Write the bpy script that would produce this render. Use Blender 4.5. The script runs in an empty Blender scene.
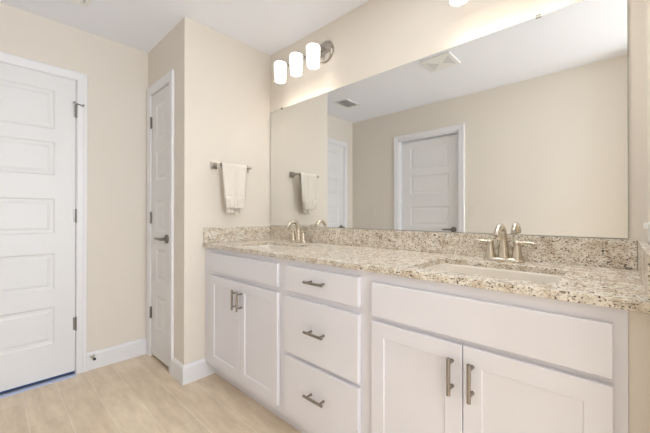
import bpy, bmesh, math, random
from mathutils import Vector, Matrix
random.seed(4)
PI = math.pi
scene = bpy.context.scene
C = scene.collection

# ------------------------------------------------------------------ camera
cam_d = bpy.data.cameras.new('camera')
cam = bpy.data.objects.new('camera', cam_d); C.objects.link(cam)
cam.location = (2.1373, -1.5794, 1.1224)
cam.rotation_euler = (math.radians(90 + 0.2187), 0, math.radians(42.2641))
cam_d.sensor_fit = 'HORIZONTAL'; cam_d.sensor_width = 36.0
cam_d.lens = 36.0 * 314.66 / 650.0
cam_d.shift_x = -8.356 / 650.0
cam_d.shift_y = -3.115 / 650.0
cam_d.clip_start = 0.01
scene.camera = cam

# ------------------------------------------------------------------ world, area lights, exposure
w = bpy.data.worlds.new('world'); scene.world = w; w.use_nodes = True
w.node_tree.nodes['Background'].inputs[0].default_value = (0.80, 0.90, 1.0, 1)
w.node_tree.nodes['Background'].inputs[1].default_value = 0.35

def area(name, loc, rot, sx, sy, power, col):
    d = bpy.data.lights.new(name, 'AREA'); d.shape = 'RECTANGLE'
    d.size = sx; d.size_y = sy; d.energy = power; d.color = col
    o = bpy.data.objects.new(name, d); C.objects.link(o)
    o.location = loc; o.rotation_euler = rot
    return o
# added fill light, cool as daylight, at a made-up window in the end wall
area('added_window_fill', (4.56, -0.98, 1.40), (0, math.radians(90), 0), 1.6, 1.6, 98, (0.85, 0.925, 1.0))
# added soft fill just below the ceiling over the vanity, out of view
area('added_ceiling_fill', (1.45, -0.70, 2.43), (0, 0, 0), 1.0, 0.3, 6, (0.92, 0.96, 1.0))
# cold daylight in the room behind the far door (shows under the door leaf)
area('daylight_behind_door', (-1.25, -1.47, 1.2), (0, 0, 0), 0.5, 0.6, 3.0, (0.10, 0.38, 1.0))

BULB, SHADE = 210.0, 1.1
scene.view_settings.view_transform = 'Standard'
scene.view_settings.look = 'None'
scene.view_settings.exposure = 0.06
scene.view_settings.gamma = 1.0
scene.view_settings.use_curve_mapping = False
scene.cycles.max_bounces = 14
scene.cycles.diffuse_bounces = 8
scene.cycles.glossy_bounces = 6
scene.cycles.use_denoising = True

# ------------------------------------------------------------------ materials
def lin(r, g, b):
    f = lambda c: (c/255/12.92) if c/255 <= 0.04045 else ((c/255 + 0.055)/1.055)**2.4
    return (f(r), f(g), f(b), 1)

def base_mat(name, col, rough=0.5, metal=0.0, spec=0.5):
    m = bpy.data.materials.new(name); m.use_nodes = True
    b = m.node_tree.nodes['Principled BSDF']
    b.inputs['Base Color'].default_value = col
    b.inputs['Roughness'].default_value = rough
    b.inputs['Metallic'].default_value = metal
    b.inputs['Specular IOR Level'].default_value = spec
    return m, m.node_tree, b

def coords(nt, scale=(1, 1, 1)):
    tc = nt.nodes.new('ShaderNodeTexCoord'); mp = nt.nodes.new('ShaderNodeMapping')
    nt.links.new(tc.outputs['Object'], mp.inputs[0]); mp.inputs['Scale'].default_value = scale
    return mp.outputs[0]

def noise(nt, vec, scale, detail=3, rough=0.5):
    n = nt.nodes.new('ShaderNodeTexNoise'); nt.links.new(vec, n.inputs['Vector'])
    n.inputs['Scale'].default_value = scale; n.inputs['Detail'].default_value = detail
    n.inputs['Roughness'].default_value = rough
    return n.outputs['Fac']

def ramp(nt, fac, stops):
    r = nt.nodes.new('ShaderNodeValToRGB'); nt.links.new(fac, r.inputs[0])
    els = r.color_ramp.elements
    while len(els) < len(stops): els.new(0.5)
    for e, (p, c) in zip(els, stops): e.position = p; e.color = c
    return r.outputs[0]

def mix(nt, fac, a, b):
    m = nt.nodes.new('ShaderNodeMix'); m.data_type = 'RGBA'
    if hasattr(fac, 'node'): nt.links.new(fac, m.inputs[0])
    else: m.inputs[0].default_value = fac
    for s, v in ((m.inputs[6], a), (m.inputs[7], b)):
        if hasattr(v, 'node'): nt.links.new(v, s)
        else: s.default_value = v
    return m.outputs[2]

def bump(nt, b, fac, strength, dist=0.002):
    n = nt.nodes.new('ShaderNodeBump'); n.inputs['Strength'].default_value = strength
    n.inputs['Distance'].default_value = dist
    nt.links.new(fac, n.inputs['Height']); nt.links.new(n.outputs[0], b.inputs['Normal'])

W1, K1 = (1, 1, 1, 1), (0, 0, 0, 1)
M = {}
def paint(name, col, rough, tex=0.12, scale=90):
    m, nt, b = base_mat(name, col, rough)
    v = coords(nt)
    c2 = tuple(c*0.965 for c in col[:3]) + (1,)
    nt.links.new(mix(nt, noise(nt, v, 1.6, 2), col, c2), b.inputs['Base Color'])
    bump(nt, b, noise(nt, v, scale, 3), tex, 0.003)
    M[name] = m
paint('wall_paint', lin(226, 219, 209), 0.75, 0.22, 70)
paint('ceiling_paint', lin(244, 247, 255), 0.85, 0.15, 60)
paint('trim_paint', lin(232, 232, 235), 0.38, 0.02, 40)
paint('door_paint', lin(229, 229, 230), 0.42, 0.02, 40)
paint('cabinet_paint', lin(228, 227, 233), 0.40, 0.015, 50)
paint('ceramic', lin(216, 209, 198), 0.10, 0.0, 20)
paint('white_plastic', lin(240, 240, 238), 0.30, 0.0, 20)
paint('grey_plastic', lin(216, 217, 219), 0.5, 0.0, 20)
paint('dark_rubber', lin(45, 42, 40), 0.6, 0.05, 200)
paint('gap_shade_navy', lin(52, 74, 112), 0.5, 0.02, 100)  # navy tone for the shade in the under-door gap
paint('threshold_blue_spill', lin(196, 208, 238), 0.35, 0.02, 60)  # blue light spilling under the door is mixed into this colour

def metal(name, col, rough, aniso=0.04):
    m, nt, b = base_mat(name, col, rough, 1.0)
    v = coords(nt, (1, 1, 14))
    nt.links.new(ramp(nt, noise(nt, v, 60, 2), [(0.3, (rough-aniso,)*3 + (1,)), (0.7, (rough+aniso,)*3 + (1,))]), b.inputs['Roughness'])
    M[name] = m
metal('faucet_nickel', lin(208, 199, 184), 0.24)
metal('brushed_nickel', lin(178, 172, 164), 0.28)
metal('pull_nickel', lin(158, 150, 142), 0.34)
metal('hinge_nickel', lin(140, 136, 132), 0.38)
metal('chrome', lin(225, 225, 225), 0.08, 0.02)

m, nt, b = base_mat('mirror_silver', lin(236, 240, 236), 0.0, 1.0)
b.inputs['Base Color'].default_value = (0.83, 0.835, 0.82, 1)
M['mirror_silver'] = m
m, nt, b = base_mat('mirror_edge', lin(150, 165, 155), 0.2); M['mirror_edge'] = m

# granite: cream ground, grey and tan clouds, brown and near-black flecks
def granite():
    m, nt, b = base_mat('granite', W1, 0.24)
    v = coords(nt)
    b.inputs['IOR'].default_value = 1.7
    g = ramp(nt, noise(nt, v, 30, 4, 0.6), [(0.36, lin(200, 185, 164)), (0.48, lin(221, 212, 197)), (0.62, lin(234, 228, 217))])
    grey = ramp(nt, noise(nt, v, 150, 3, 0.6), [(0.56, K1), (0.63, W1)])
    g = mix(nt, grey, g, lin(168, 155, 140))
    v2 = coords(nt, (1.0, 1.0, 1.25))
    tan = ramp(nt, noise(nt, v2, 110, 3, 0.55), [(0.62, K1), (0.645, W1)])
    g = mix(nt, tan, g, lin(130, 107, 82))
    v3 = coords(nt, (0.85, 0.85, 1.3))
    br = ramp(nt, noise(nt, v3, 175, 2, 0.5), [(0.62, K1), (0.634, W1)])
    g = mix(nt, br, g, lin(52, 43, 36))
    bl = ramp(nt, noise(nt, v3, 92, 2, 0.5), [(0.665, K1), (0.675, W1)])
    g = mix(nt, bl, g, lin(24, 21, 20))
    nt.links.new(g, b.inputs['Base Color'])
    M['granite'] = m
granite()

def floor_tile():
    m, nt, b = base_mat('floor_tile', W1, 0.36)
    v = coords(nt)
    mp = v.node; mp.inputs['Location'].default_value = (0.18, 0.014, 0)
    br = nt.nodes.new('ShaderNodeTexBrick'); nt.links.new(v, br.inputs['Vector'])
    br.offset = 0.35; br.squash = 1.0
    br.inputs['Scale'].default_value = 1.0
    br.inputs['Brick Width'].default_value = 0.92
    br.inputs['Row Height'].default_value = 0.157
    br.inputs['Mortar Size'].default_value = 0.0020
    br.inputs['Mortar Smooth'].default_value = 0.15
    br.inputs['Bias'].default_value = 0.0
    br.inputs['Color1'].default_value = lin(238, 223, 201)
    br.inputs['Color2'].default_value = lin(230, 213, 190)
    br.inputs['Mortar'].default_value = lin(243, 233, 218)
    v2 = coords(nt, (1, 4.5, 1))
    cloud = ramp(nt, noise(nt, v2, 4.5, 5, 0.6), [(0.3, lin(228, 223, 216)), (0.7, lin(255, 254, 252))])
    mm = nt.nodes.new('ShaderNodeMix'); mm.data_type = 'RGBA'; mm.blend_type = 'MULTIPLY'; mm.inputs[0].default_value = 1.0
    nt.links.new(br.outputs['Color'], mm.inputs[6]); nt.links.new(cloud, mm.inputs[7])
    nt.links.new(mm.outputs[2], b.inputs['Base Color'])
    inv = nt.nodes.new('ShaderNodeMath'); inv.operation = 'SUBTRACT'; inv.inputs[0].default_value = 1.0
    nt.links.new(br.outputs['Fac'], inv.inputs[1])
    bump(nt, b, inv.outputs[0], 0.35, 0.002)
    M['floor_tile'] = m
floor_tile()

def terry():
    m, nt, b = base_mat('terry_cloth', lin(228, 222, 213), 0.95, 0, 0.2)
    v = coords(nt)
    bump(nt, b, noise(nt, v, 420, 2), 0.7, 0.003)
    b.inputs['Sheen Weight'].default_value = 0.3
    M['terry_cloth'] = m
terry()

def emitter(name, col, strength, base):
    m, nt, b = base_mat(name, base, 0.35)
    b.inputs['Emission Color'].default_value = col
    b.inputs['Emission Strength'].default_value = strength
    M[name] = m
emitter('lit_frosted_glass', (1.0, 0.985, 0.965, 1), SHADE, lin(245, 242, 236))
emitter('lit_bulb', (1.0, 0.975, 0.95, 1), BULB, lin(250, 245, 235))

# ------------------------------------------------------------------ mesh helpers
def obj(name, bm, mat, parent=None, smooth=False, loc=None, rotz=None, keep_normals=False):
    me = bpy.data.meshes.new(name)
    if not keep_normals: bmesh.ops.recalc_face_normals(bm, faces=bm.faces)
    bm.to_mesh(me); bm.free()
    o = bpy.data.objects.new(name, me); C.objects.link(o)
    mats = mat if isinstance(mat, (list, tuple)) else [mat]
    for x in mats: me.materials.append(M[x])
    if smooth:
        for p in me.polygons: p.use_smooth = True
        md = o.modifiers.new('edge', 'EDGE_SPLIT'); md.split_angle = math.radians(42)
    if parent: o.parent = parent
    if loc is not None: o.location = loc
    if rotz is not None: o.rotation_euler = (0, 0, rotz)
    return o

def thing(name, label, cat, loc=(0, 0, 0), rotz=0, group=None):
    o = bpy.data.objects.new(name, None); C.objects.link(o)
    o.location = loc; o.rotation_euler = (0, 0, rotz); o.empty_display_size = 0.05
    return tag(o, label, cat, group)

def tag(o, label, cat, group=None):
    o['label'] = label; o['category'] = cat
    if group: o['group'] = group
    return o

def struct(name, bm, mat, label, cat, **k):
    o = obj(name, bm, mat, **k); o['kind'] = 'structure'; o['label'] = label; o['category'] = cat
    return o

def dup(root, loc, label, group=None, only=None):
    r = root.copy(); C.objects.link(r); r.location = loc; r['label'] = label
    if group: r['group'] = group
    for ch in list(root.children):
        c = ch.copy(); C.objects.link(c); c.parent = r
        for g in list(ch.children):
            d = g.copy(); C.objects.link(d); d.parent = c
    return r

def add_box(bm, a, b_, bev=0.0, seg=2):
    t = bmesh.new()
    bmesh.ops.create_cube(t, size=1.0)
    for v in t.verts:
        v.co = Vector([(a[i] + b_[i])/2 + v.co[i]*(b_[i]-a[i]) for i in range(3)])
    if bev > 0:
        bmesh.ops.bevel(t, geom=list(t.edges), offset=bev, segments=seg, profile=0.5, affect='EDGES')
    merge(bm, t)

def merge(bm, t):
    me = bpy.data.meshes.new('tmp'); t.to_mesh(me); t.free(); bm.from_mesh(me); bpy.data.meshes.remove(me)

def box(a, b_, bev=0.0, seg=2):
    bm = bmesh.new(); add_box(bm, a, b_, bev, seg); return bm

def loft(bm, loops, cap0=True, cap1=True):
    L = [[bm.verts.new(p) for p in lp] for lp in loops]
    n = len(L[0])
    for i in range(len(L)-1):
        for j in range(n):
            k = (j+1) % n
            bm.faces.new((L[i][j], L[i][k], L[i+1][k], L[i+1][j]))
    if cap0: bm.faces.new(L[0])
    if cap1: bm.faces.new(L[-1])

def lathe(bm, prof, c=(0, 0, 0), n=28, axis='Z', cap=True):
    loops = []
    for r, h in prof:
        lp = []
        for i in range(n):
            a = 2*PI*i/n; x, y = r*math.cos(a), r*math.sin(a)
            p = (x, y, h) if axis == 'Z' else ((x, h, y) if axis == 'Y' else (h, x, y))
            lp.append((c[0]+p[0], c[1]+p[1], c[2]+p[2]))
        loops.append(lp)
    loft(bm, loops, cap, cap)

def tube(bm, pts, radii, n=14, flat=None):
    pts = [Vector(p) for p in pts]
    if not isinstance(radii, (list, tuple)): radii = [radii]*len(pts)
    loops = []; up = None
    for i, p in enumerate(pts):
        t = (pts[min(i+1, len(pts)-1)] - pts[max(i-1, 0)]).normalized()
        if up is None:
            up = Vector((0, 0, 1)) if abs(t.z) < 0.9 else Vector((1, 0, 0))
        s = t.cross(up).normalized(); up = s.cross(t).normalized()
        fx = flat or 1.0
        loops.append([p + s*radii[i]*math.cos(2*PI*k/n) + up*radii[i]*fx*math.sin(2*PI*k/n) for k in range(n)])
    loft(bm, loops)

def bez(p0, p1, p2, p3, n=10):
    out = []
    for i in range(n+1):
        t = i/n; a = 1-t
        out.append(tuple(a**3*p0[k] + 3*a*a*t*p1[k] + 3*a*t*t*p2[k] + t**3*p3[k] for k in range(3)))
    return out

def rrect(cx, cy, hw, hh, r, z, n=6):
    out = []
    for (sx, sy, a0) in ((1, 1, 0), (-1, 1, PI/2), (-1, -1, PI), (1, -1, 3*PI/2)):
        for i in range(n+1):
            a = a0 + PI/2*i/n
            out.append((cx + sx*(hw-r) + r*math.cos(a), cy + sy*(hh-r) + r*math.sin(a), z))
    return out

def rect_ring(x0, x1, z0, z1, y):
    return [(x0, y, z0), (x1, y, z0), (x1, y, z1), (x0, y, z1)]

# slab with panels pressed into its front; local frame: x width, z height, front at y=0 facing -y
def slab_panels(wd, ht, th, panels, steps, cham=0.002, back=False):
    bm = bmesh.new()
    V = lambda p: bm.verts.new(p)
    def ring(r0, r1):
        for j in range(4):
            bm.faces.new((r0[j], r0[(j+1) % 4], r1[(j+1) % 4], r1[j]))
    outer_b = [V(p) for p in rect_ring(0, wd, 0, ht, th)]
    outer_m = [V(p) for p in rect_ring(0, wd, 0, ht, cham)]
    bm.faces.new(outer_b); ring(outer_b, outer_m)
    if not panels:
        front = [V(p) for p in rect_ring(cham, wd-cham, cham, ht-cham, 0)]
        ring(outer_m, front); bm.faces.new(front)
        return bm
    px0, px1 = panels[0][0], panels[0][1]
    xs = [cham, px0, px1, wd-cham]
    zs = [cham] + [z for p in panels for z in (p[2], p[3])] + [ht-cham]
    grid = {(i, j): V((xs[i], 0, zs[j])) for i in range(4) for j in range(len(zs))}
    for j in range(len(zs)-1):
        for i in range(3):
            if i == 1 and j % 2 == 1: continue
            bm.faces.new((grid[i, j], grid[i+1, j], grid[i+1, j+1], grid[i, j+1]))
    n = len(zs)-1
    for i in range(3):
        if i == 0:
            bm.faces.new((outer_m[0], outer_m[1], grid[3, 0], grid[2, 0], grid[1, 0], grid[0, 0]))
            bm.faces.new((outer_m[3], outer_m[2], grid[3, n], grid[2, n], grid[1, n], grid[0, n]))
    bm.faces.new([outer_m[0], outer_m[3]] + [grid[0, j] for j in range(n, -1, -1)])
    bm.faces.new([outer_m[1], outer_m[2]] + [grid[3, j] for j in range(n, -1, -1)])
    for k, (a, c, z0, z1) in enumerate(panels):
        r0 = [grid[1, 2*k+1], grid[2, 2*k+1], grid[2, 2*k+2], grid[1, 2*k+2]]
        for (ins, dep) in steps:
            r1 = [V(p) for p in rect_ring(a+ins, c-ins, z0+ins, z1-ins, dep)]
            ring(r0, r1); r0 = r1
        bm.faces.new(r0)
    return bm

def casing(wd, ht, cw=0.058, th=0.016):
    prof = [(0.0, 0.0), (0.0, th*0.55), (0.006, th*0.72), (cw*0.55, th*0.80), (cw*0.72, th), (cw-0.004, th), (cw, th-0.004), (cw, 0.0)]
    bm = bmesh.new(); rows = []
    for o, d in prof:
        rows.append([bm.verts.new(p) for p in ((-o, -d, 0), (-o, -d, ht+o), (wd+o, -d, ht+o), (wd+o, -d, 0))])
    for i in range(len(rows)):
        k = (i+1) % len(rows)
        for j in range(3):
            bm.faces.new((rows[i][j], rows[i][j+1], rows[k][j+1], rows[k][j]))
    bm.faces.new([r[0] for r in rows]); bm.faces.new([r[3] for r in rows])
    return bm

def baseboard(path, ht=0.125, th=0.014):
    # path: (x, y) wall-foot points, room on the right-hand side of the walking direction
    prof = [(0, 0), (th, 0), (th, ht-0.018), (th*0.75, ht-0.010), (th*0.55, ht-0.003), (th*0.3, ht), (0, ht)]
    P = [Vector((x, y)) for x, y in path]; bm = bmesh.new(); loops = []
    for i, p in enumerate(P):
        d0 = (P[i]-P[i-1]).normalized() if i else (P[1]-P[0]).normalized()
        d1 = (P[i+1]-P[i]).normalized() if i < len(P)-1 else d0
        n0, n1 = Vector((d0.y, -d0.x)), Vector((d1.y, -d1.x))
        nn = (n0+n1).normalized(); s = 1.0/max(nn.dot(n0), 0.2)
        loops.append([(p.x+nn.x*s*o, p.y+nn.y*s*o, z) for o, z in prof])
    loft(bm, loops)
    return bm

# ------------------------------------------------------------------ room shell
H = 2.44; XF = -0.704; YA = -0.699; YB = -1.972; XR = 2.211; T = 0.11
D1 = (-1.782, -1.154)            # far door opening in y
D2 = (-0.622, -0.238)            # closet door opening in x
D3 = (0.048, 0.815)              # rear door opening in x
XE = 4.40                        # end wall beyond the camera
DH = 2.072

struct('floor', box((-2.0, -2.3, -0.06), (XE+T, 0.11, 0.0)), 'floor_tile', 'beige plank tile floor with pale grout lines', 'floor')
struct('ceiling', box((XF-T, YB-T, H), (XE+T, T, H+0.08)), 'ceiling_paint', 'smooth white ceiling', 'ceiling')
struct('wall_mirror', box((0, 0, 0), (XE, T, H)), 'wall_paint', 'cream painted wall behind the vanity and mirror', 'wall')
struct('wall_towel', box((-T, YA+T, 0), (0, T, H)), 'wall_paint', 'cream painted wall the towel bar hangs on', 'wall')
bm = bmesh.new()
add_box(bm, (XF, YA, 0), (D2[0], YA+T, DH)); add_box(bm, (D2[1], YA, 0), (0, YA+T, DH)); add_box(bm, (XF, YA, DH), (0, YA+T, H))
struct('wall_closet', bm, 'wall_paint', 'narrow cream wall holding the slim closet door', 'wall')
struct('wall_closet_back', box((XF, 0.0, 0), (-T, T, H)), 'wall_paint', 'rear wall inside the closed closet', 'wall')
bm = bmesh.new()
add_box(bm, (XF-T, D1[1], 0), (XF, T, DH)); add_box(bm, (XF-T, YB-T, 0), (XF, D1[0], DH)); add_box(bm, (XF-T, YB-T, DH), (XF, T, H))
struct('wall_far', bm, 'wall_paint', 'cream wall holding the white panel door at left', 'wall')
bm = bmesh.new()
add_box(bm, (XF, YB-T, 0), (D3[0], YB, DH)); add_box(bm, (D3[1], YB-T, 0), (XE, YB, DH)); add_box(bm, (XF, YB-T, DH), (XE, YB, H))
struct('wall_rear', bm, 'wall_paint', 'cream wall facing the mirror, seen in its reflection', 'wall')
struct('wall_right', box((XR, -0.72, 0), (XR+T, 0, H)), 'wall_paint', 'short cream wing wall at the right-hand end of the vanity', 'wall')
struct('wall_light_block', box((2.32, YB, 0), (2.43, -1.75, H)), 'wall_paint', 'added unseen wall stub shielding the rear wall from window light', 'wall')  # added out of view to block grazing window light on the rear wall
WY = (-1.80, -0.16); WZ = (0.55, 2.20)
bm = bmesh.new()
add_box(bm, (XE, YB-T, 0), (XE+T, WY[0], H)); add_box(bm, (XE, WY[1], 0), (XE+T, T, H))
add_box(bm, (XE, WY[0], 0), (XE+T, WY[1], WZ[0])); add_box(bm, (XE, WY[0], WZ[1]), (XE+T, WY[1], H))
struct('wall_end', bm, 'wall_paint', 'cream end wall with an added window, behind the camera', 'wall')
bm = bmesh.new(); xm = XE+0.05
for a, c in (((WY[0], WZ[0]), (WY[0]+0.05, WZ[1])), ((WY[1]-0.05, WZ[0]), (WY[1], WZ[1])), ((WY[0]+0.05, WZ[0]), (WY[1]-0.05, WZ[0]+0.05)),
             ((WY[0]+0.05, WZ[1]-0.05), (WY[1]-0.05, WZ[1])), ((WY[0]+0.05, 1.53), (WY[1]-0.05, 1.57))):
    add_box(bm, (xm, a[0], a[1]), (xm+0.045, c[0], c[1]), 0.003)
struct('added_window_1', bm, 'trim_paint', 'added unseen white window frame for the fill light in the end wall', 'window')  # unseen window, added to go with the fill light

# baseboards
struct('baseboard_far', baseboard([(XF, D1[1]+0.058), (XF, YA)]), 'trim_paint', 'white baseboard between the two doors', 'baseboard')
struct('baseboard_towel', baseboard([(D2[1]+0.064, YA), (0, YA), (0, -0.488)]), 'trim_paint', 'white baseboard wrapping the wall corner below the towel', 'baseboard')
struct('baseboard_rear', baseboard([(D3[0]-0.066, YB), (XF, YB)]), 'trim_paint', 'white baseboard beside the rear door', 'baseboard')
struct('baseboard_rear_right', baseboard([(XE, YB), (D3[1]+0.066, YB)]), 'trim_paint', 'white baseboard along the rear wall right of its door', 'baseboard')

# door casings and jambs
DOOR_PANELS = [(0.227, 0.475), (0.591, 0.839), (0.972, 1.210), (1.366, 1.594), (1.679, 1.945)]
PANEL_STEPS = [(0.010, 0.0065), (0.024, 0.0072), (0.040, 0.0025), (0.046, 0.0025)]
struct('trim_1', casing(D1[1]-D1[0], DH), 'trim_paint', 'white casing around the far panel door', 'door casing', loc=(XF, D1[0], 0), rotz=PI/2)
struct('trim_2', casing(D2[1]-D2[0], DH, 0.066), 'trim_paint', 'white casing around the slim closet door', 'door casing', loc=(D2[0], YA, 0))
struct('trim_3', casing(D3[1]-D3[0], DH-0.008, 0.062), 'trim_paint', 'white casing around the door seen in the mirror', 'door casing', loc=(D3[1], YB, 0), rotz=PI)
bm = bmesh.new()
for (a, c) in ((D3[0], D3[0]+0.014), (D3[1]-0.014, D3[1])): add_box(bm, (a, YB-T, 0), (c, YB, DH-0.008))
add_box(bm, (D3[0], YB-T, DH-0.022), (D3[1], YB, DH))
struct('trim_4', bm, 'trim_paint', 'white jamb lining inside the rear door opening', 'door jamb')
bm = bmesh.new()
for (a, c) in ((D1[0], D1[0]+0.003), (D1[1]-0.003, D1[1])): add_box(bm, (XF-T, a, 0), (XF, c, DH))
add_box(bm, (XF-T, D1[0], DH-0.004), (XF, D1[1], DH))
struct('trim_5', bm, 'trim_paint', 'white jamb lining inside the far door opening', 'door jamb')
struct('trim_6', box((XF+0.002, D1[0]+0.004, 0.0), (XF+0.046, D1[1]-0.004, 0.004), 0.0015), 'threshold_blue_spill', 'pale threshold strip under the far door, blue light spill in its colour', 'threshold')  # strip tinted with the blue light from under the door
# painted filler between cabinet end and right-hand wall
struct('trim_7', box((2.1525, -0.55, 0.0), (XR, -0.53, 0.897)), 'wall_paint', 'cream filler strip between the vanity end and the right wall', 'filler strip')

def panel_door(name, wd, ht, stile, bounds, label, loc, rotz, th=0.035):
    pans = [(stile, wd-stile, a, c) for a, c in bounds]
    o = obj(name, slab_panels(wd, ht, th, pans, PANEL_STEPS, 0.002), 'door_paint', loc=loc, rotz=rotz)
    o['kind'] = 'structure'; o['label'] = label; o['category'] = 'door'
    return o

def hinge(parent, x, z):
    bm = bmesh.new()
    lathe(bm, [(0.0062, -0.044), (0.0062, 0.044)], (x, -0.0065, z), 12)
    lathe(bm, [(0.001, 0.050), (0.005, 0.048), (0.0052, 0.0445)], (x, -0.0065, z), 12)
    lathe(bm, [(0.0052, -0.0445), (0.005, -0.048), (0.001, -0.050)], (x, -0.0065, z), 12)
    add_box(bm, (x-0.016, -0.0022, z-0.044), (x+0.016, -0.0002, z+0.044))
    return obj('hinge', bm, 'hinge_nickel', parent, smooth=True)

def lever(parent, x, z, sgn):
    bm = bmesh.new()
    lathe(bm, [(0.033, 0.0), (0.033, -0.005), (0.030, -0.010), (0.020, -0.013), (0.011, -0.016), (0.011, -0.048)], (x, 0, z), 24, 'Y')
    o = obj('door_handle', bm, 'hinge_nickel', parent, smooth=True)
    bm = bmesh.new()
    pts = [(x-sgn*0.012, -0.048, z), (x+sgn*0.02, -0.050, z+0.001), (x+sgn*0.06, -0.050, z+0.002), (x+sgn*0.10, -0.047, z-0.001), (x+sgn*0.118, -0.042, z-0.002)]
    tube(bm, pts, [0.010, 0.011, 0.009, 0.0085, 0.006], 12)
    obj('lever', bm, 'hinge_nickel', o, smooth=True)
    return o

LW = D1[1]-D1[0]-0.010
d1 = panel_door('door_1', LW, 2.046, 0.110, DOOR_PANELS,
                'white five-panel door at far left, closed, hinges on its right edge', (XF-0.001, D1[0]+0.005, 0.022), PI/2)
for z in (1.832, 1.092, 0.332): hinge(d1, LW+0.003, z)
lever(d1, 0.062, 0.925, 1)
obj('door_gap_shade', box((0.004, 0.007, -0.019), (LW-0.004, 0.030, 0.002), 0.002), 'gap_shade_navy', d1)  # dark strip painting the shade of the gap under the door
# hinge-pin stop on the top hinge
bm = bmesh.new()
tube(bm, [(LW-0.012, -0.030, 1.884), (LW+0.003, -0.010, 1.884), (LW+0.035, -0.030, 1.872)], 0.0035, 8)
lathe(bm, [(0.007, -0.030), (0.007, -0.044)], (LW+0.035, 0, 1.872), 12, 'Y')
lathe(bm, [(0.007, -0.028), (0.007, -0.042)], (LW-0.014, 0, 1.884), 12, 'Y')
obj('hinge_pin_stop', bm, 'hinge_nickel', d1, smooth=True)

CW = D2[1]-D2[0]-0.006
d2 = panel_door('door_2', CW, 2.048, 0.095, DOOR_PANELS,
                'slim white panel closet door with a lever handle', (D2[0]+0.003, YA+0.002, 0.020), 0)
for z in (1.832, 1.078, 0.326): hinge(d2, -0.006, z)
lever(d2, CW-0.060, 0.925, -1)

RW = D3[1]-D3[0]-0.034
d3 = panel_door('door_3', RW, 2.028, 0.120, DOOR_PANELS,
                'white five-panel door on the rear wall, seen in the mirror', (D3[1]-0.017, YB-0.055, 0.012), PI)
lever(d3, 0.066, 0.938, 1)

# ------------------------------------------------------------------ vanity cabinets
YFACE = -0.556; YDOOR = -0.576; ZTOP = 0.899; YKICK = -0.488
def cabinet(name, label, x0, x1, left_fill=0.0):
    t = thing(name, label, 'cabinet', (x0, -0.02, 0), 0, 'vanity base cabinets under the granite top')
    wd = x1-x0; yo = 0.02
    bm = bmesh.new(); st = 0.018
    add_box(bm, (0.001, YFACE+yo+0.019, 0.10), (st, 0, ZTOP-0.004))
    add_box(bm, (wd-st, YFACE+yo+0.019, 0.10), (wd-0.001, 0, ZTOP-0.004))
    add_box(bm, (st, YFACE+yo+0.019, 0.10), (wd-st, 0, 0.118))
    add_box(bm, (st, -0.008, 0.118), (wd-st, 0, ZTOP-0.004))
    obj('carcass', bm, 'cabinet_paint', t)
    bm = bmesh.new()
    a, c = YFACE+yo, YFACE+yo+0.019
    add_box(bm, (0.0, a, 0.10), (0.045+left_fill, c, ZTOP-0.001)); add_box(bm, (wd-0.045, a, 0.10), (wd, c, ZTOP-0.001))
    for z0, z1 in ((0.10, 0.155), (0.705, 0.755), (0.855, ZTOP-0.001)):
        add_box(bm, (0.045+left_fill, a, z0), (wd-0.045, c, z1))
    obj('face_frame', bm, 'cabinet_paint', t)
    obj('toe_kick', box((0.0, YKICK+yo, 0.0), (wd, YKICK+yo+0.016, 0.10)), 'cabinet_paint', t)
    return t

def bar_pull(parent, x, y, z, vertical):
    bm = bmesh.new(); L = 0.0585; s = 0.040
    ax = (0, 0, 1) if vertical else (1, 0, 0)
    P = lambda k, yy: (x+ax[0]*k, yy, z+ax[2]*k)
    tube(bm, [P(-L, y-0.032), P(L, y-0.032)], 0.0062, 12)
    for k in (-s, s): tube(bm, [P(k, y), P(k, y-0.004), P(k, y-0.0041), P(k, y-0.032)], [0.0062, 0.0062, 0.0050, 0.0050], 12)
    return obj('bar_pull', bm, 'pull_nickel', parent, smooth=True)

SH = [(0.0, 0.0008), (0.0012, 0.0040), (0.0035, 0.0050)]
def cab_door(t, x0, x1, z0, z1, pull_x, pull_z, rail=0.055):
    ox = t.location.x
    o = obj('cabinet_door', slab_panels(x1-x0, z1-z0, 0.019, [(rail, x1-x0-rail, rail, z1-z0-rail)], SH, 0.0018), 'cabinet_paint', t,
            loc=(x0-ox, YDOOR+0.02, z0))
    bar_pull(o, pull_x-x0, 0, pull_z-z0, True)
def cab_front(t, x0, x1, z0, z1, pull=None, name='drawer'):
    ox = t.location.x
    o = obj(name, slab_panels(x1-x0, z1-z0, 0.019, [], SH, 0.0022), 'cabinet_paint', t, loc=(x0-ox, YDOOR+0.02, z0))
    if pull: bar_pull(o, (x1-x0)/2, 0, pull, False)
    return o

ZD0, ZD1, ZF0, ZF1 = 0.140, 0.720, 0.748, 0.869
cl = cabinet('sink_cabinet', 'white sink base cabinet with two doors beside the towel wall', 0.0, 0.865, 0.055)
cab_front(cl, 0.110, 0.836, ZF0, ZF1, None, 'false_front')
cab_door(cl, 0.110, 0.4715, ZD0, ZD1, 0.446, 0.618)
cab_door(cl, 0.4745, 0.836, ZD0, ZD1, 0.500, 0.618)
cm = cabinet('drawer_cabinet', 'white cabinet with three stacked drawers between the sink cabinets', 0.865, 1.391)
obj('drawer_rail', box((0.045, YFACE+0.02, 0.405), (1.391-0.865-0.045, YFACE+0.039, 0.455)), 'cabinet_paint', cm)
cab_front(cm, 0.896, 1.360, ZF0, ZF1, 0.066)
cab_front(cm, 0.896, 1.360, 0.440, 0.718, 0.146)
cab_front(cm, 0.896, 1.360, ZD0, 0.422, 0.156)
cr = cabinet('sink_cabinet', 'white sink base cabinet with two doors nearest the camera, right end', 1.391, 2.152)
cab_front(cr, 1.424, 2.126, 0.729, 0.860, None, 'false_front')
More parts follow.
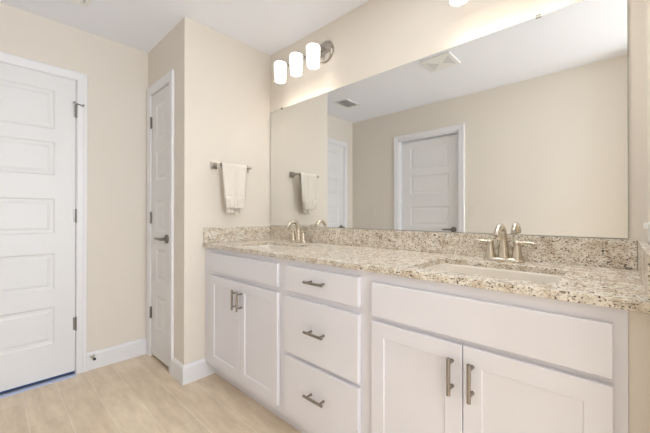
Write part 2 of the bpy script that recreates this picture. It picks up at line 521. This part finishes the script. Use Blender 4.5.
cab_door(cr, 1.424, 1.7705, ZD0, 0.711, 1.740, 0.615)
cab_door(cr, 1.7735, 2.126, ZD0, 0.711, 1.802, 0.615)

# ------------------------------------------------------------------ granite top, splashes
ZC = 0.9245; YCF = -0.577
SINKS = ((0.458, -0.335), (1.770, -0.335)); SHW, SHH, SR = 0.232, 0.160, 0.055
bm = bmesh.new()
def add_loop(pts):
    vs = [bm.verts.new(p) for p in pts]
    return [bm.edges.new((vs[i], vs[(i+1) % len(vs)])) for i in range(len(vs))]
ed = add_loop([(0.002, YCF, ZC), (2.206, YCF, ZC), (2.206, -0.002, ZC), (0.002, -0.002, ZC)])
for sx, sy in SINKS: ed += add_loop(rrect(sx, sy, SHW, SHH, SR, ZC, 8))
bmesh.ops.triangle_fill(bm, edges=ed, use_beauty=True)
r = bmesh.ops.extrude_face_region(bm, geom=list(bm.faces))
for v in [e for e in r['geom'] if isinstance(e, bmesh.types.BMVert)]: v.co.z = ZTOP
bmesh.ops.dissolve_limit(bm, angle_limit=0.01, verts=bm.verts, edges=bm.edges)
top = obj('countertop', bm, 'granite')
md = top.modifiers.new('eased', 'BEVEL'); md.width = 0.0025; md.segments = 2; md.limit_method = 'ANGLE'; md.angle_limit = math.radians(50)
tag(top, 'speckled cream granite countertop running the length of the vanity', 'countertop')
obj('backsplash', box((0.022, -0.021, ZC), (2.184, -0.001, 1.031), 0.0018), 'granite', top)
obj('side_splash', box((0.001, -0.571, ZC), (0.021, -0.001, 1.031), 0.0018), 'granite', top)
obj('side_splash', box((2.185, -0.571, ZC), (2.206, -0.001, 1.031), 0.0018), 'granite', top)

def sink(sx, sy, label):
    t = thing('sink', label, 'sink', (sx, sy, ZTOP), 0, 'undermount sinks in the vanity top')
    bm = bmesh.new(); lp = []
    for hw, hh, r_, z in ((SHW+0.018, SHH+0.018, SR+0.015, -0.001), (SHW+0.004, SHH+0.004, SR, -0.001), (SHW, SHH, SR, -0.008), (SHW-0.012, SHH-0.012, SR, -0.06),
                          (SHW-0.030, SHH-0.030, SR, -0.105), (SHW-0.060, SHH-0.060, SR-0.01, -0.128), (SHW-0.13, SHH-0.10, 0.03, -0.138), (0.024, 0.024, 0.0235, -0.142)):
        lp.append(rrect(0, 0, hw, hh, r_, z, 8))
    loft(bm, lp, False, True)
    o = obj('basin', bm, 'ceramic', t, smooth=True)
    s = o.modifiers.new('wall', 'SOLIDIFY'); s.thickness = 0.006; s.offset = -1
    bm = bmesh.new(); lathe(bm, [(0.023, -0.1415), (0.023, -0.139), (0.019, -0.138), (0.017, -0.1395), (0.012, -0.136), (0.002, -0.135)], (0, 0, 0), 24)
    obj('drain', bm, 'brushed_nickel', t, smooth=True)
sink(*SINKS[0], 'white undermount sink nearer the towel wall')
sink(*SINKS[1], 'white undermount sink nearer the camera')

# ------------------------------------------------------------------ faucets
def make_faucet(x, y, label):
    t = thing('faucet', label, 'faucet', (x, y, ZC), 0, 'two-handle faucets on the vanity top')
    bm = bmesh.new(); lp = []
    def oval(hw, hh, z, n=36):
        return [(hw*math.copysign(abs(math.cos(a))**0.8, math.cos(a)), hh*math.copysign(abs(math.sin(a))**0.9, math.sin(a)), z) for a in [2*PI*i/n for i in range(n)]]
    for hw, hh, z in ((0.080, 0.029, 0.0), (0.081, 0.030, 0.003), (0.079, 0.028, 0.010), (0.074, 0.024, 0.015), (0.05, 0.018, 0.0165)): lp.append(oval(hw, hh, z))
    loft(bm, lp); obj('base_plate', bm, 'faucet_nickel', t, smooth=True)
    bm = bmesh.new()
    arc = [(0, 0.004, 0.012), (0, 0.004, 0.04), (0, 0.003, 0.075), (0, 0.000, 0.105), (0, -0.008, 0.128), (0, -0.022, 0.143), (0, -0.040, 0.1485), (0, -0.060, 0.146), (0, -0.078, 0.136), (0, -0.090, 0.120), (0, -0.094, 0.110)]
    tube(bm, arc, [0.0245, 0.0215, 0.0175, 0.0150, 0.0140, 0.0135, 0.0130, 0.0130, 0.0130, 0.0128, 0.0120], 18)
    sp = obj('spout', bm, 'faucet_nickel', t, smooth=True)
    bm = bmesh.new(); lathe(bm, [(0.003, 0.016), (0.003, 0.085), (0.0062, 0.087), (0.0062, 0.094), (0.002, 0.096)], (0, 0.026, 0), 12)
    obj('lift_rod', bm, 'faucet_nickel', t, smooth=True)
    for s in (-1, 1):
        bm = bmesh.new(); lathe(bm, [(0.0225, 0.012), (0.0205, 0.025), (0.0165, 0.050), (0.0135, 0.068), (0.0130, 0.072)], (s*0.052, 0, 0), 22)
        h = obj('handle', bm, 'faucet_nickel', t, smooth=True)
        bm = bmesh.new()
        lathe(bm, [(0.0125, 0.0725), (0.0150, 0.076), (0.0145, 0.083), (0.009, 0.0885), (0.002, 0.090)], (s*0.052, 0, 0), 20)
        tube(bm, [(s*0.050, 0, 0.080), (s*0.066, -0.002, 0.0815), (s*0.086, -0.005, 0.083), (s*0.108, -0.007, 0.0825), (s*0.120, -0.008, 0.081)], [0.0095, 0.0092, 0.0078, 0.0072, 0.0045], 14, 0.72)
        obj('lever', bm, 'faucet_nickel', h, smooth=True)
    return t
f1 = make_faucet(0.455, -0.098, 'brushed nickel two-handle faucet behind the sink nearer the towel wall')
f2 = dup(f1, (1.771, -0.098, ZC), 'brushed nickel two-handle faucet behind the sink nearest the camera')

# ------------------------------------------------------------------ mirror
ZM0, ZM1, XM = 1.034, 1.966, 2.162
bm = bmesh.new()
add_box(bm, (0.006, -0.0065, ZM0), (XM, -0.001, ZM1), 0.0012, 1)
for f in bm.faces: f.material_index = 0 if f.normal.y < -0.9 else 1
mir = obj('mirror', bm, ['mirror_silver', 'mirror_edge'])
tag(mir, 'large frameless mirror on the wall above the backsplash', 'mirror')
for x, z, s in ((0.155, ZM1, 1), (1.885, ZM1, 1)):
    bm = bmesh.new()
    add_box(bm, (x-0.010, -0.0105, z-0.008), (x+0.010, -0.0068, z+0.006), 0.001)
    add_box(bm, (x-0.006, -0.0105, z+0.0005), (x+0.006, -0.0005, z+0.006), 0.001)
    obj('mirror_clip', bm, 'hinge_nickel', mir)

# ------------------------------------------------------------------ vanity lights
def make_light(x, label):
    t = thing('vanity_light', label, 'light fixture', (x, 0, 2.248), 0, 'three-shade vanity lights above the mirror')
    SX = (0.0, 0.177, 0.349); SY = -0.122
    bm = bmesh.new(); lathe(bm, [(0.074, -0.001), (0.074, -0.010), (0.070, -0.017), (0.058, -0.021), (0.02, -0.023), (0.004, -0.0235)], (0.350, 0, 0.0), 36, 'Y')
    obj('canopy', bm, 'brushed_nickel', t, smooth=True)
    bm = bmesh.new(); tube(bm, [(-0.012, -0.034, 0.012), (0.360, -0.034, 0.012)], 0.0075, 12)
    tube(bm, [(0.350, -0.020, 0.012), (0.350, -0.036, 0.012)], 0.011, 12)
    obj('rail', bm, 'brushed_nickel', t, smooth=True)
    for sx in SX:
        bm = bmesh.new()
        tube(bm, [(sx, -0.034, 0.012)] + bez((sx, -0.050, 0.013), (sx, -0.09, 0.022), (sx, SY, 0.030), (sx, SY, 0.006), 10), 0.0058, 12)
        obj('arm', bm, 'brushed_nickel', t, smooth=True)
        bm = bmesh.new(); lathe(bm, [(0.006, 0.010), (0.016, 0.008), (0.021, 0.003), (0.021, -0.030)], (sx, SY, 0), 20)
        obj('socket', bm, 'brushed_nickel', t, smooth=True)
        bm = bmesh.new()
        prof = [(0.0215, -0.0005), (0.038, -0.002), (0.0452, -0.007), (0.0480, -0.016), (0.0472, -0.05), (0.0440, -0.10), (0.0405, -0.140),
                (0.0375, -0.140), (0.0410, -0.10), (0.0442, -0.05), (0.0450, -0.018), (0.0425, -0.0095), (0.037, -0.005), (0.0225, -0.0035)]
        lathe(bm, prof, (sx, SY, 0), 32, 'Z', False)
        sh = obj('lamp_shade', bm, 'lit_frosted_glass', t, smooth=True)
        bm = bmesh.new(); lathe(bm, [(0.004, -0.098), (0.014, -0.096), (0.0235, -0.087), (0.0255, -0.076), (0.022, -0.062), (0.014, -0.046), (0.0125, -0.031)], (sx, SY, 0), 16)
        obj('bulb', bm, 'lit_bulb', t, smooth=True)
    return t
v1 = make_light(0.283, 'lit vanity light with three frosted shades near the towel wall')
v2 = dup(v1, (1.594, 0, 2.248), 'lit vanity light at the top edge, over the sink nearest the camera')

# ------------------------------------------------------------------ towel bar and towel
tb = thing('towel_bar', 'brushed nickel towel bar with square wall plates on the left wall', 'towel bar', (0, -0.497, 1.473))
for yy in (0.0, 0.259):
    bm = bmesh.new(); add_box(bm, (0.0005, yy-0.026, -0.026), (0.008, yy+0.026, 0.026), 0.0025); add_box(bm, (0.008, yy-0.018, -0.018), (0.013, yy+0.018, 0.018), 0.002)
    obj('wall_plate', bm, 'brushed_nickel', tb)
    obj('post', box((0.012, yy-0.009, -0.009), (0.073, yy+0.009, 0.010), 0.002), 'brushed_nickel', tb)
bm = bmesh.new(); tube(bm, [(0.064, 0.005, 0.002), (0.064, 0.254, 0.002)], 0.0068, 14)
obj('bar', bm, 'brushed_nickel', tb, smooth=True)

def towel():
    bm = bmesh.new(); NU, NS = 40, 96
    xb, zb, rr = 0.064, 1.475, 0.0135
    zf, zk = 1.166, 1.132
    LF, LB = zb-zf, zb-zk; LA = PI*rr; tot = LF+LB+LA
    grid = []
    for j in range(NS+1):
        s = tot*j/NS; row = []
        for i in range(NU+1):
            u = i/NU
            if s < LB:                      # back sheet, from its hem up
                x, z = xb-rr, zk+s; dn = (LB-s)/LB; sg = -1
                y0, y1 = -0.474+0.050*dn, -0.276-0.050*dn
            elif s < LB+LA:
                a = (s-LB)/rr; x, z = xb-rr*math.cos(a), zb+rr*math.sin(a); dn = 0; sg = 0
                y0, y1 = -0.474, -0.276
            else:
                d = s-LB-LA; x, z = xb+rr, zb-d; dn = d/LF; sg = 1
                y0, y1 = -0.474+0.022*dn, -0.276-0.026*dn
            y = y0+(y1-y0)*u
            fold = 0.0065*math.sin(u*9.5+0.6)+0.0042*math.sin(u*21+2.0*dn)
            x += sg*fold*min(1, dn*1.6) + (0.010*dn*dn if sg > 0 else 0) + (0.006*dn if sg < 0 else 0)
            if sg > 0:
                e = math.exp(-((z-1.252)/0.006)**2); x -= 0.004*e          # stitched band
                if z < 1.248: x += 0.0055*math.sin(u*52)*min(1, (1.248-z)/0.02)+0.004
            if z < zk+0.001 or (sg > 0 and dn > 0.995): z += 0.003*math.sin(u*30)
            row.append(bm.verts.new((x, y, z)))
        grid.append(row)
    for j in range(NS):
        for i in range(NU):
            bm.faces.new((grid[j][i], grid[j][i+1], grid[j+1][i+1], grid[j+1][i]))
    o = obj('hand_towel', bm, 'terry_cloth', smooth=False)
    for p in o.data.polygons: p.use_smooth = True
    s = o.modifiers.new('thick', 'SOLIDIFY'); s.thickness = 0.0055; s.offset = 0
    tag(o, 'white terry hand towel folded over the towel bar', 'towel')
towel()

# ------------------------------------------------------------------ small fittings
# ceiling exhaust fan grille and air register (seen in the mirror)
t = thing('exhaust_fan', 'square white exhaust fan grille on the ceiling, seen in the mirror', 'vent', (1.005, -1.055, H))
bm = bmesh.new(); add_box(bm, (-0.125, -0.125, -0.016), (0.125, 0.125, -0.0005), 0.005); obj('cover', bm, 'white_plastic', t)
for sx in (-1, 1):
    bm = bmesh.new()
    vs = [(sx*0.015, 0.0), (sx*0.098, -0.085), (sx*0.098, 0.085)]
    a = [bm.verts.new((x, y, -0.0165)) for x, y in vs]; c = [bm.verts.new((x, y, -0.0185)) for x, y in vs]
    bm.faces.new(a); bm.faces.new(c)
    for i in range(3): bm.faces.new((a[i], a[(i+1) % 3], c[(i+1) % 3], c[i]))
    obj('grille', bm, 'grey_plastic', t)
t = thing('air_register', 'small white louvred ceiling air register, seen in the mirror near the far door', 'vent', (-0.245, -1.29, H))
bm = bmesh.new()
for a, c in (((-0.10, -0.135, -0.010), (-0.075, 0.135, -0.0005)), ((0.075, -0.135, -0.010), (0.10, 0.135, -0.0005)), ((-0.075, -0.135, -0.010), (0.075, -0.110, -0.0005)), ((-0.075, 0.110, -0.010), (0.075, 0.135, -0.0005))):
    add_box(bm, a, c, 0.002)
obj('register_frame', bm, 'white_plastic', t)
bm = bmesh.new(); add_box(bm, (-0.074, -0.109, -0.004), (0.074, 0.109, -0.0008)); obj('duct_opening', bm, 'grey_plastic', t)
for k in range(7):
    bm = bmesh.new(); y = -0.093+k*0.031
    vs = [(-0.074, y-0.010, -0.0045), (0.074, y-0.010, -0.0045), (0.074, y+0.008, -0.0125), (-0.074, y+0.008, -0.0125)]
    a = [bm.verts.new(p) for p in vs]; c = [bm.verts.new((p[0], p[1], p[2]-0.0015)) for p in vs]
    bm.faces.new(a); bm.faces.new(c)
    for i in range(4): bm.faces.new((a[i], a[(i+1) % 4], c[(i+1) % 4], c[i]))
    obj('slat', bm, 'white_plastic', t)

# switch plates on the rear wall
def switch_plate(x, z, gangs, label):
    t = thing('switch_plate', label, 'light switch', (x, YB, z), PI)
    hw = 0.035 + 0.023*(gangs-1)
    obj('cover_plate', box((-hw, -0.006, -0.057), (hw, -0.0005, 0.057), 0.002), 'wall_paint', t)
    for k in range(gangs):
        cx = (k-(gangs-1)/2)*0.046
        obj('rocker', box((cx-0.0165, -0.009, -0.033), (cx+0.0165, -0.0062, 0.033), 0.0015), 'wall_paint', t)
switch_plate(-0.375, 1.145, 2, 'double light switch plate on the rear wall left of its door, in the mirror')
switch_plate(0.965, 1.145, 1, 'single light switch plate on the rear wall right of its door, in the mirror')

# outlet plate with a plug-in on the right-hand wall
t = thing('outlet_plate', 'white horizontal outlet plate with plug-in, on the wall above the right counter end', 'outlet', (XR, -0.20, 1.066))
obj('cover_plate', box((-0.006, -0.057, -0.028), (-0.0005, 0.057, 0.034), 0.002), 'white_plastic', t)
obj('plug', box((-0.017, -0.020, 0.012), (-0.0062, 0.020, 0.030), 0.004), 'white_plastic', t)

# door stop on the baseboard
t = thing('door_stop', 'small metal door stop on the baseboard beside the far door', 'door stop', (XF+0.0142, -1.064, 0.098))
bm = bmesh.new(); lathe(bm, [(0.012, 0.0), (0.012, 0.004), (0.006, 0.007)], (0, 0, 0), 16, 'X'); obj('base', bm, 'brushed_nickel', t, smooth=True)
bm = bmesh.new(); lathe(bm, [(0.0048, 0.007)] + [(0.0048+0.0012*(k % 2), 0.009+k*0.0025) for k in range(22)], (0, 0, 0), 12, 'X'); obj('spring', bm, 'brushed_nickel', t, smooth=True)
bm = bmesh.new(); lathe(bm, [(0.007, 0.063), (0.0085, 0.066), (0.0085, 0.075), (0.006, 0.078)], (0, 0, 0), 14, 'X'); obj('rubber_tip', bm, 'dark_rubber', t, smooth=True)
